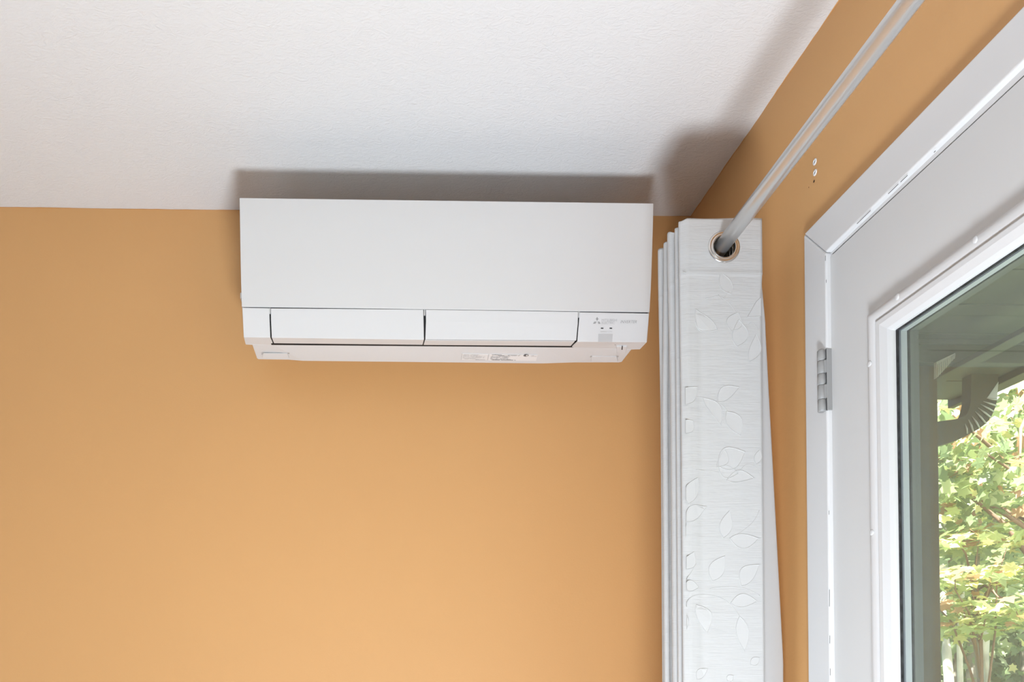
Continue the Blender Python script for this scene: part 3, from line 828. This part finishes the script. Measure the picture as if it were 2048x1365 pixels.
box('shaft', p1.x, p2.x, 2.002, 2.03, -0.2, ZS - 0.001, M['brownwood'], pst, 0.002)
box('edge_strip', p1.x - 0.012, p1.x - 0.0005, 2.004, 2.028, -0.2, ZS - 0.001, M['siding'], pst, 0.002)
# made-up ribbed wedge standing in for a bright reflection in the glass
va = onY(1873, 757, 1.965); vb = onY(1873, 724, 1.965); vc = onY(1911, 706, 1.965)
reflection = empty('reflection_wedge', vb); tag(reflection, 'small pale ribbed wedge imitating a glass reflection by the top of the post', 'reflection')
prism('reflection_panel', [va, vb, vc, onY(1909, 717, 1.965)], (0, 0.010, 0), M['litrib'], reflection, 0.001)
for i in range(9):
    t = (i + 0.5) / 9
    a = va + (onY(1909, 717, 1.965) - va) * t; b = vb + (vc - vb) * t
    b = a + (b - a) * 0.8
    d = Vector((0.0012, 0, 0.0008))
    prism('reflection_rib', [a - d, b - d, b + d, a + d], (0, -0.003, 0), M['beadw'], reflection)
# downspout
YDS = 2.2
dsp = empty('downspout', onY(1964, 745, YDS)); tag(dsp, 'olive metal downspout elbow with crimped ribs under the gutter', 'downspout')
outer = [(1998, 700), (1998, 727), (1996, 764), (1993.6, 803), (1990, 817), (1984, 831), (1977, 842), (1968, 850.6), (1957, 859), (1943.5, 866), (1928, 875), (1912, 882), (1876, 892), (1780, 913)]
inner = [(1930.5, 700), (1930, 727), (1929.5, 757), (1928.6, 803), (1927, 812), (1924, 822), (1921, 829), (1915, 834), (1908, 837), (1902, 839), (1895, 840.5), (1888, 841.5), (1876, 843.5), (1780, 862)]
v = []; f = []
for dy in (0, 0.035):
    for p in outer: v.append(onY(*p, YDS) + Vector((0, dy, 0)))
    for p in inner: v.append(onY(p[0] + 13 * max(0.0, min(1.0, (p[0] - 1876) / 40)), p[1], YDS) + Vector((0, dy, 0)))
no = len(outer)
for i in range(no - 1):
    f.append((i, i + 1, no + i + 1, no + i)); f.append((2 * no + i, 3 * no + i, 3 * no + i + 1, 2 * no + i + 1))
    f.append((i, 2 * no + i, 2 * no + i + 1, i + 1)); f.append((no + i, no + i + 1, 3 * no + i + 1, 3 * no + i))
f.append((0, no, 3 * no, 2 * no)); f.append((no - 1, 2 * no - 1, 4 * no - 1, 3 * no - 1))
pyd('elbow', v, f, M['olive'], dsp)
# lit side of the outer bend painted bright: side return + crimps
rp = [((1996, 762), (1976, 792)), ((1995, 800), (1973, 797)), ((1993, 812), (1966, 803)), ((1988, 824), (1961, 809)), ((1982, 836), (1956, 816)), ((1972, 848), (1950, 823)), ((1959, 857), (1944, 833)), ((1946, 864), (1937, 840)), ((1934, 868), (1930, 848))]
prism('side_return', [onY(1997, 764, YDS - .001), onY(1994, 800, YDS - .001), onY(1974, 797, YDS - .001)], (0, 0.004, 0), M['litrib'], dsp)
for (a, b) in rp[1:]:
    A = onY(*a, YDS - .0005); B = onY(*b, YDS - .0005); mA = (A + B) / 2 + Vector((0, -0.003, -0.002))
    sweep('crimp_rib', [A, mA, B], [0.0022, 0.0026, 0.0010], M['litrib'], dsp, 8)
# gutter along the fascia
gp = [(XO + 0.021, ZS + 0.12), (XO + 0.021, ZS - 0.0), (XO + 0.09, ZS - 0.0), (XO + 0.115, ZS + 0.05), (XO + 0.12, ZS + 0.12), (XO + 0.112, ZS + 0.12), (XO + 0.085, ZS + 0.01), (XO + 0.028, ZS + 0.01), (XO + 0.028, ZS + 0.12)]
gt = prism('gutter', [(x, -1.0, z_) for (x, z_) in gp], (0, YE + 1.01, 0), M['olive'])
tag(gt, 'olive metal rain gutter along the outer edge of the overhang', 'gutter')

# ground outside
gnd = box('lawn', XE + 0.02, 40, -6, 45, -0.5, -0.2, M['grass']); tag(gnd, kind='structure')

# ------------------------------------------------------------------ trees
def leaf_mesh(name, m, curl=0.12):
    # five-lobed maple leaf, unit size, 12 outline points about a centre
    out_ = [(0, -0.5), (0.16, -0.30), (0.46, -0.34), (0.36, -0.10), (0.55, 0.14), (0.24, 0.14), (0.0, 0.56), (-0.24, 0.14), (-0.55, 0.14), (-0.36, -0.10), (-0.46, -0.34), (-0.16, -0.30)]
    v = [(0, 0, 0)] + [(x, y, -curl * (x * x + y * y) * 1.6 + 0.1 * abs(x)) for x, y in out_]
    f = [(0, i + 1, (i + 1) % 12 + 1) for i in range(12)]
    me = bpy.data.meshes.new(name); me.from_pydata(v, [], f); me.materials.append(m); me.update()
    return me
LM = [leaf_mesh('leaf', LEAF[i], 0.1 + 0.08 * (i % 3)) for i in range(4)]
LV = np.array([v.co[:] for v in LM[0].vertices]); LF = np.array([p.vertices[:] for p in LM[0].polygons])
def rand_rot(n, flat):
    """random rotation matrices; flat in 0..1 keeps leaves nearly level"""
    az = rng.uniform(0, 2 * math.pi, n); tl = rng.normal(0, 1 - flat + 0.15, n); tl2 = rng.normal(0, 1 - flat + 0.15, n)
    ca, sa = np.cos(az), np.sin(az); c1, s1 = np.cos(tl), np.sin(tl); c2, s2 = np.cos(tl2), np.sin(tl2)
    Z = np.zeros(n); O = np.ones(n)
    Rz = np.stack([ca, -sa, Z, sa, ca, Z, Z, Z, O], 1).reshape(-1, 3, 3)
    Rx = np.stack([O, Z, Z, Z, c1, -s1, Z, s1, c1], 1).reshape(-1, 3, 3)
    Ry = np.stack([c2, Z, s2, Z, O, Z, -s2, Z, c2], 1).reshape(-1, 3, 3)
    return Rx @ Ry @ Rz
def leaf_cloud(name, P_, size, flat, mats, weights, parent):
    n = len(P_); R_ = rand_rot(n, flat); s_ = size * rng.uniform(0.6, 1.2, n)
    v = np.einsum('nij,kj->nki', R_, LV) * s_[:, None, None] + P_[:, None, :]
    v = v.reshape(-1, 3); f = (LF[None] + (np.arange(n) * len(LV))[:, None, None]).reshape(-1, 3)
    me = bpy.data.meshes.new(name)
    me.vertices.add(len(v)); me.vertices.foreach_set('co', v.ravel())
    me.loops.add(f.size); me.loops.foreach_set('vertex_index', f.ravel().astype(np.int32))
    me.polygons.add(len(f)); me.polygons.foreach_set('loop_start', np.arange(0, f.size, 3, dtype=np.int32)); me.polygons.foreach_set('loop_total', np.full(len(f), 3, dtype=np.int32))
    mi = rng.choice(len(mats), n, p=weights).repeat(len(LF)); me.polygons.foreach_set('material_index', mi.astype(np.int32))
    me.update(calc_edges=True)
    o = link(name, me, parent, mats); tag(o, kind='stuff')
    return o
def branchy(root, base, top, r0, targets, m, mt):
    k = 6
    pts = [base + (top - base) * (i / k) + Vector((random.uniform(-.03, .03), random.uniform(-.03, .03), 0)) * (i > 0) for i in range(k + 1)]
    sweep('trunk', pts, [r0 * (1 - 0.6 * i / k) for i in range(k + 1)], m, root, 12)
    for tg in targets:
        tt = random.uniform(0.45, 0.95); s_ = base + (top - base) * tt
        md_ = (s_ + tg) / 2 + Vector((0, 0, random.uniform(0.02, 0.2)))
        sweep('branch', [s_, (s_ * .6 + md_ * .4) + Vector((0, 0, .04)), md_, (md_ + tg) / 2 + Vector((random.uniform(-.04, .04), 0, .02)), tg], [r0 * .3, r0 * .24, r0 * .18, r0 * .12, r0 * .05], mt, root, 8)
def near_tree(name, label, base, top, r0, clusters, nleaf, size, flat, wts, nstuff):
    root = empty(name, base); tag(root, label, 'tree')
    targets = [Vector(c[:3]) for c in clusters]
    branchy(root, Vector(base), Vector(top), r0, targets, M['bark'], M['twig'])
    per = nleaf // len(clusters)
    inv = parent_inv(root)
    for (cx, cy, cz, rx, rz) in clusters:
        Rr = rand_rot(per, flat)
        for i in range(per):
            o = bpy.data.objects.new('leaf', LM[int(rng.choice(4, p=wts))]); COL.objects.link(o); o.parent = root; o.matrix_parent_inverse = inv
            d = rng.normal(0, 0.45, 3)
            q = Matrix(Rr[i].tolist()).to_4x4(); sz = size * rng.uniform(0.6, 1.25)
            o.matrix_basis = Matrix.Translation((cx + d[0] * rx, cy + d[1] * rx, cz + d[2] * rz)) @ q @ Matrix.Diagonal((sz, sz, sz, 1))
    P_ = np.concatenate([np.array([cx, cy, cz]) + rng.normal(0, 0.6, (nstuff // len(clusters), 3)) * np.array([rx, rx, rz]) + np.array([0.15, 0.35, 0]) for (cx, cy, cz, rx, rz) in clusters])
    leaf_cloud('foliage', P_, size, flat, LEAF[:4], wts, root)
    return root
def at(px, py, Y): return onY(px, py, Y)
cA = []
for (px, py, Y) in ((1905, 830, 3.9), (1960, 900, 4.0), (2020, 830, 4.2), (2040, 930, 3.8), (1900, 930, 4.4), (1975, 990, 4.6), (2035, 740, 4.4), (1925, 980, 4.2), (2100, 860, 4.1), (2090, 980, 4.4), (2130, 740, 4.3), (1960, 1010, 5.0), (2200, 900, 4.3), (1830, 900, 4.5)):
    p = at(px, py, Y); cA.append((p.x, p.y, p.z, 0.20, 0.14))
near_tree('maple_tree', 'leafy green maple with rusty and yellow leaves nearest the overhang', (4.6, 4.6, -0.2), (3.9, 4.5, 3.4), 0.07, cA, 294, 0.085, 0.35, [0.5, 0.3, 0.08, 0.12], 1400)
cB = []
for (px, py, Y) in ((1905, 1080, 4.2), (1960, 1060, 4.3), (2020, 1075, 4.2), (1910, 1150, 4.0), (1980, 1140, 4.1), (2035, 1150, 4.3), (1900, 1215, 4.2), (1955, 1200, 4.3), (2015, 1215, 4.1), (1930, 1255, 4.4), (2040, 1240, 4.2), (2110, 1120, 4.2), (2110, 1220, 4.3), (1840, 1170, 4.4)):
    p = at(px, py, Y); cB.append((p.x, p.y, p.z, 0.20, 0.045))
near_tree('yellow_sapling', 'pale yellow-green sapling with level layered leaves below the maple', (3.9, 4.9, -0.2), (3.6, 4.6, 2.1), 0.03, cB, 294, 0.085, 0.78, [0.12, 0.5, 0.3, 0.08], 700)
bgt = [(4.75, 6.4, 0.045, 'slender pale tree just right of the porch post'), (6.6, 8.3, 0.06, 'pale grey woodland tree behind the sapling, the stoutest'), (5.5, 7.2, 0.03, 'thin crooked pale sapling low between the larger trees'),
       (9.5, 12.2, 0.09, 'tall woodland tree in the middle distance'), (8.3, 11.0, 0.08, 'dark leafy tree behind the post in the distance'), (12.5, 14.8, 0.10, 'broad leafy tree at the far right of the wood'),
       (11.5, 15.5, 0.10, 'broad leafy tree in the far wood, seen through the middle of the glass')]
for i, (x, y, r, lab) in enumerate(bgt):
    root = empty('woodland_tree', (x, y, -0.2)); tag(root, lab, 'tree', 'trees in the wood beyond the house')
    h = 3.0 + 0.45 * y * 0.6
    pts = [Vector((x + 0.05 * math.sin(k * 1.3 + i), y + 0.05 * math.cos(k + i), -0.2 + h * k / 8)) for k in range(9)]
    sweep('trunk', pts, [r * (1 - 0.07 * k) for k in range(9)], M['bark_pale'] if i < 3 else M['bark'], root, 12)
    for k in range(4):
        a = rng.uniform(0, 6.28); z0 = rng.uniform(0.4, 0.8) * h
        sweep('branch', [Vector((x, y, z0)), Vector((x + .5 * math.cos(a), y + .5 * math.sin(a), z0 + .35)), Vector((x + 1.1 * math.cos(a), y + 1.1 * math.sin(a), z0 + .6))], [r * .5, r * .35, r * .1], M['bark'], root, 6)
    n_ = 2600
    P_ = rng.normal(0, 0.5, (n_, 3)) * np.array([1.2 + y * .06, 1.2 + y * .06, h * 0.28]) + np.array([x, y, h * 0.72 if i < 3 else h * .6])
    if i < 3: P_ = P_[P_[:, 2] > CZ + 0.25]
    leaf_cloud('foliage', P_, 0.10 + 0.006 * y, 0.3, [LEAF[4], LEAF[5], LEAF[2], LEAF[1]], [0.5, 0.28, 0.06, 0.16], root)
# the far wood: dense undergrowth that nobody could count
P_ = np.stack([rng.uniform(7, 30, 26000), rng.uniform(16, 26, 26000), rng.uniform(-0.2, 9, 26000)], 1)
tag(leaf_cloud('far_wood', P_, 0.42, 0.2, [LEAF[4], LEAF[5], LEAF[1]], [0.62, 0.28, 0.10], None), 'dense green wood far behind the near trees', 'wood')
P_ = np.stack([rng.uniform(4.5, 16, 9000), rng.uniform(9, 16, 9000), rng.uniform(-0.2, 1.1, 9000)], 1)
tag(leaf_cloud('undergrowth', P_, 0.22, 0.3, [LEAF[4], LEAF[5], LEAF[1]], [0.62, 0.28, 0.10], None), 'low grey-green undergrowth on the ground of the wood', 'undergrowth')

# wavering cut-in line of the wall paint where it meets the ceiling
def cut_in(name, a, b, inward, parent, n):
    a = Vector(a); b = Vector(b); inward = Vector(inward); v = []; f = []
    for i in range(n + 1):
        p = a + (b - a) * (i / n)
        w = 0.0012 + 0.0010 * math.sin(i * 0.37) * math.sin(i * 0.11 + 1) + random.uniform(-.0005, .0005)
        v += [p + Vector((0, 0, -0.0002)), p + inward * max(w, 0.0002) + Vector((0, 0, -0.0002))]
        if i: f.append((2 * i - 2, 2 * i - 1, 2 * i + 1, 2 * i))
    return pyd(name, v, f, M['orange'], parent, fix=False)
cut_in('paint_edge', (XR, 0.2, ZC), (XR, YB, ZC), (-1, 0, 0), wr, 110)
cut_in('paint_edge', (-1.3, YB, ZC), (XR, YB, ZC), (0, -1, 0), bpy.data.objects['wall_back'], 120)
# chipped paint along the inner edge of the casing
for (x0, y0, x1, y1) in ((1714, 447, 1741, 420.5), (1776.5, 387, 1796.5, 367.5), (1801, 363.5, 1815, 350), (1868, 304, 1871, 301)):
    a = onX(x0, y0, XCAS - 0.0003); b = onX(x1, y1, XCAS - 0.0003)
    prism('paint_chip', [a, b, b + Vector((0, 0.0003, -0.0011)), a + Vector((0, 0.0003, -0.0011))], (0.0003, 0, 0), M['seam'], tr1)
for (x, y0, y1) in ((1650.4, 512, 522), (1652.0, 560, 566), (1657.5, 1022, 1030), (1658.5, 1180, 1214), (1659.3, 1272, 1288), (1660, 1338, 1352)):
    a = onX(x, y0, XCAS - 0.0003); b = onX(x, y1, XCAS - 0.0003)
    prism('paint_chip', [a, b, b + Vector((0, -0.0009, 0)), a + Vector((0, -0.0009, 0))], (0.0003, 0, 0), M['seam'], tr1)
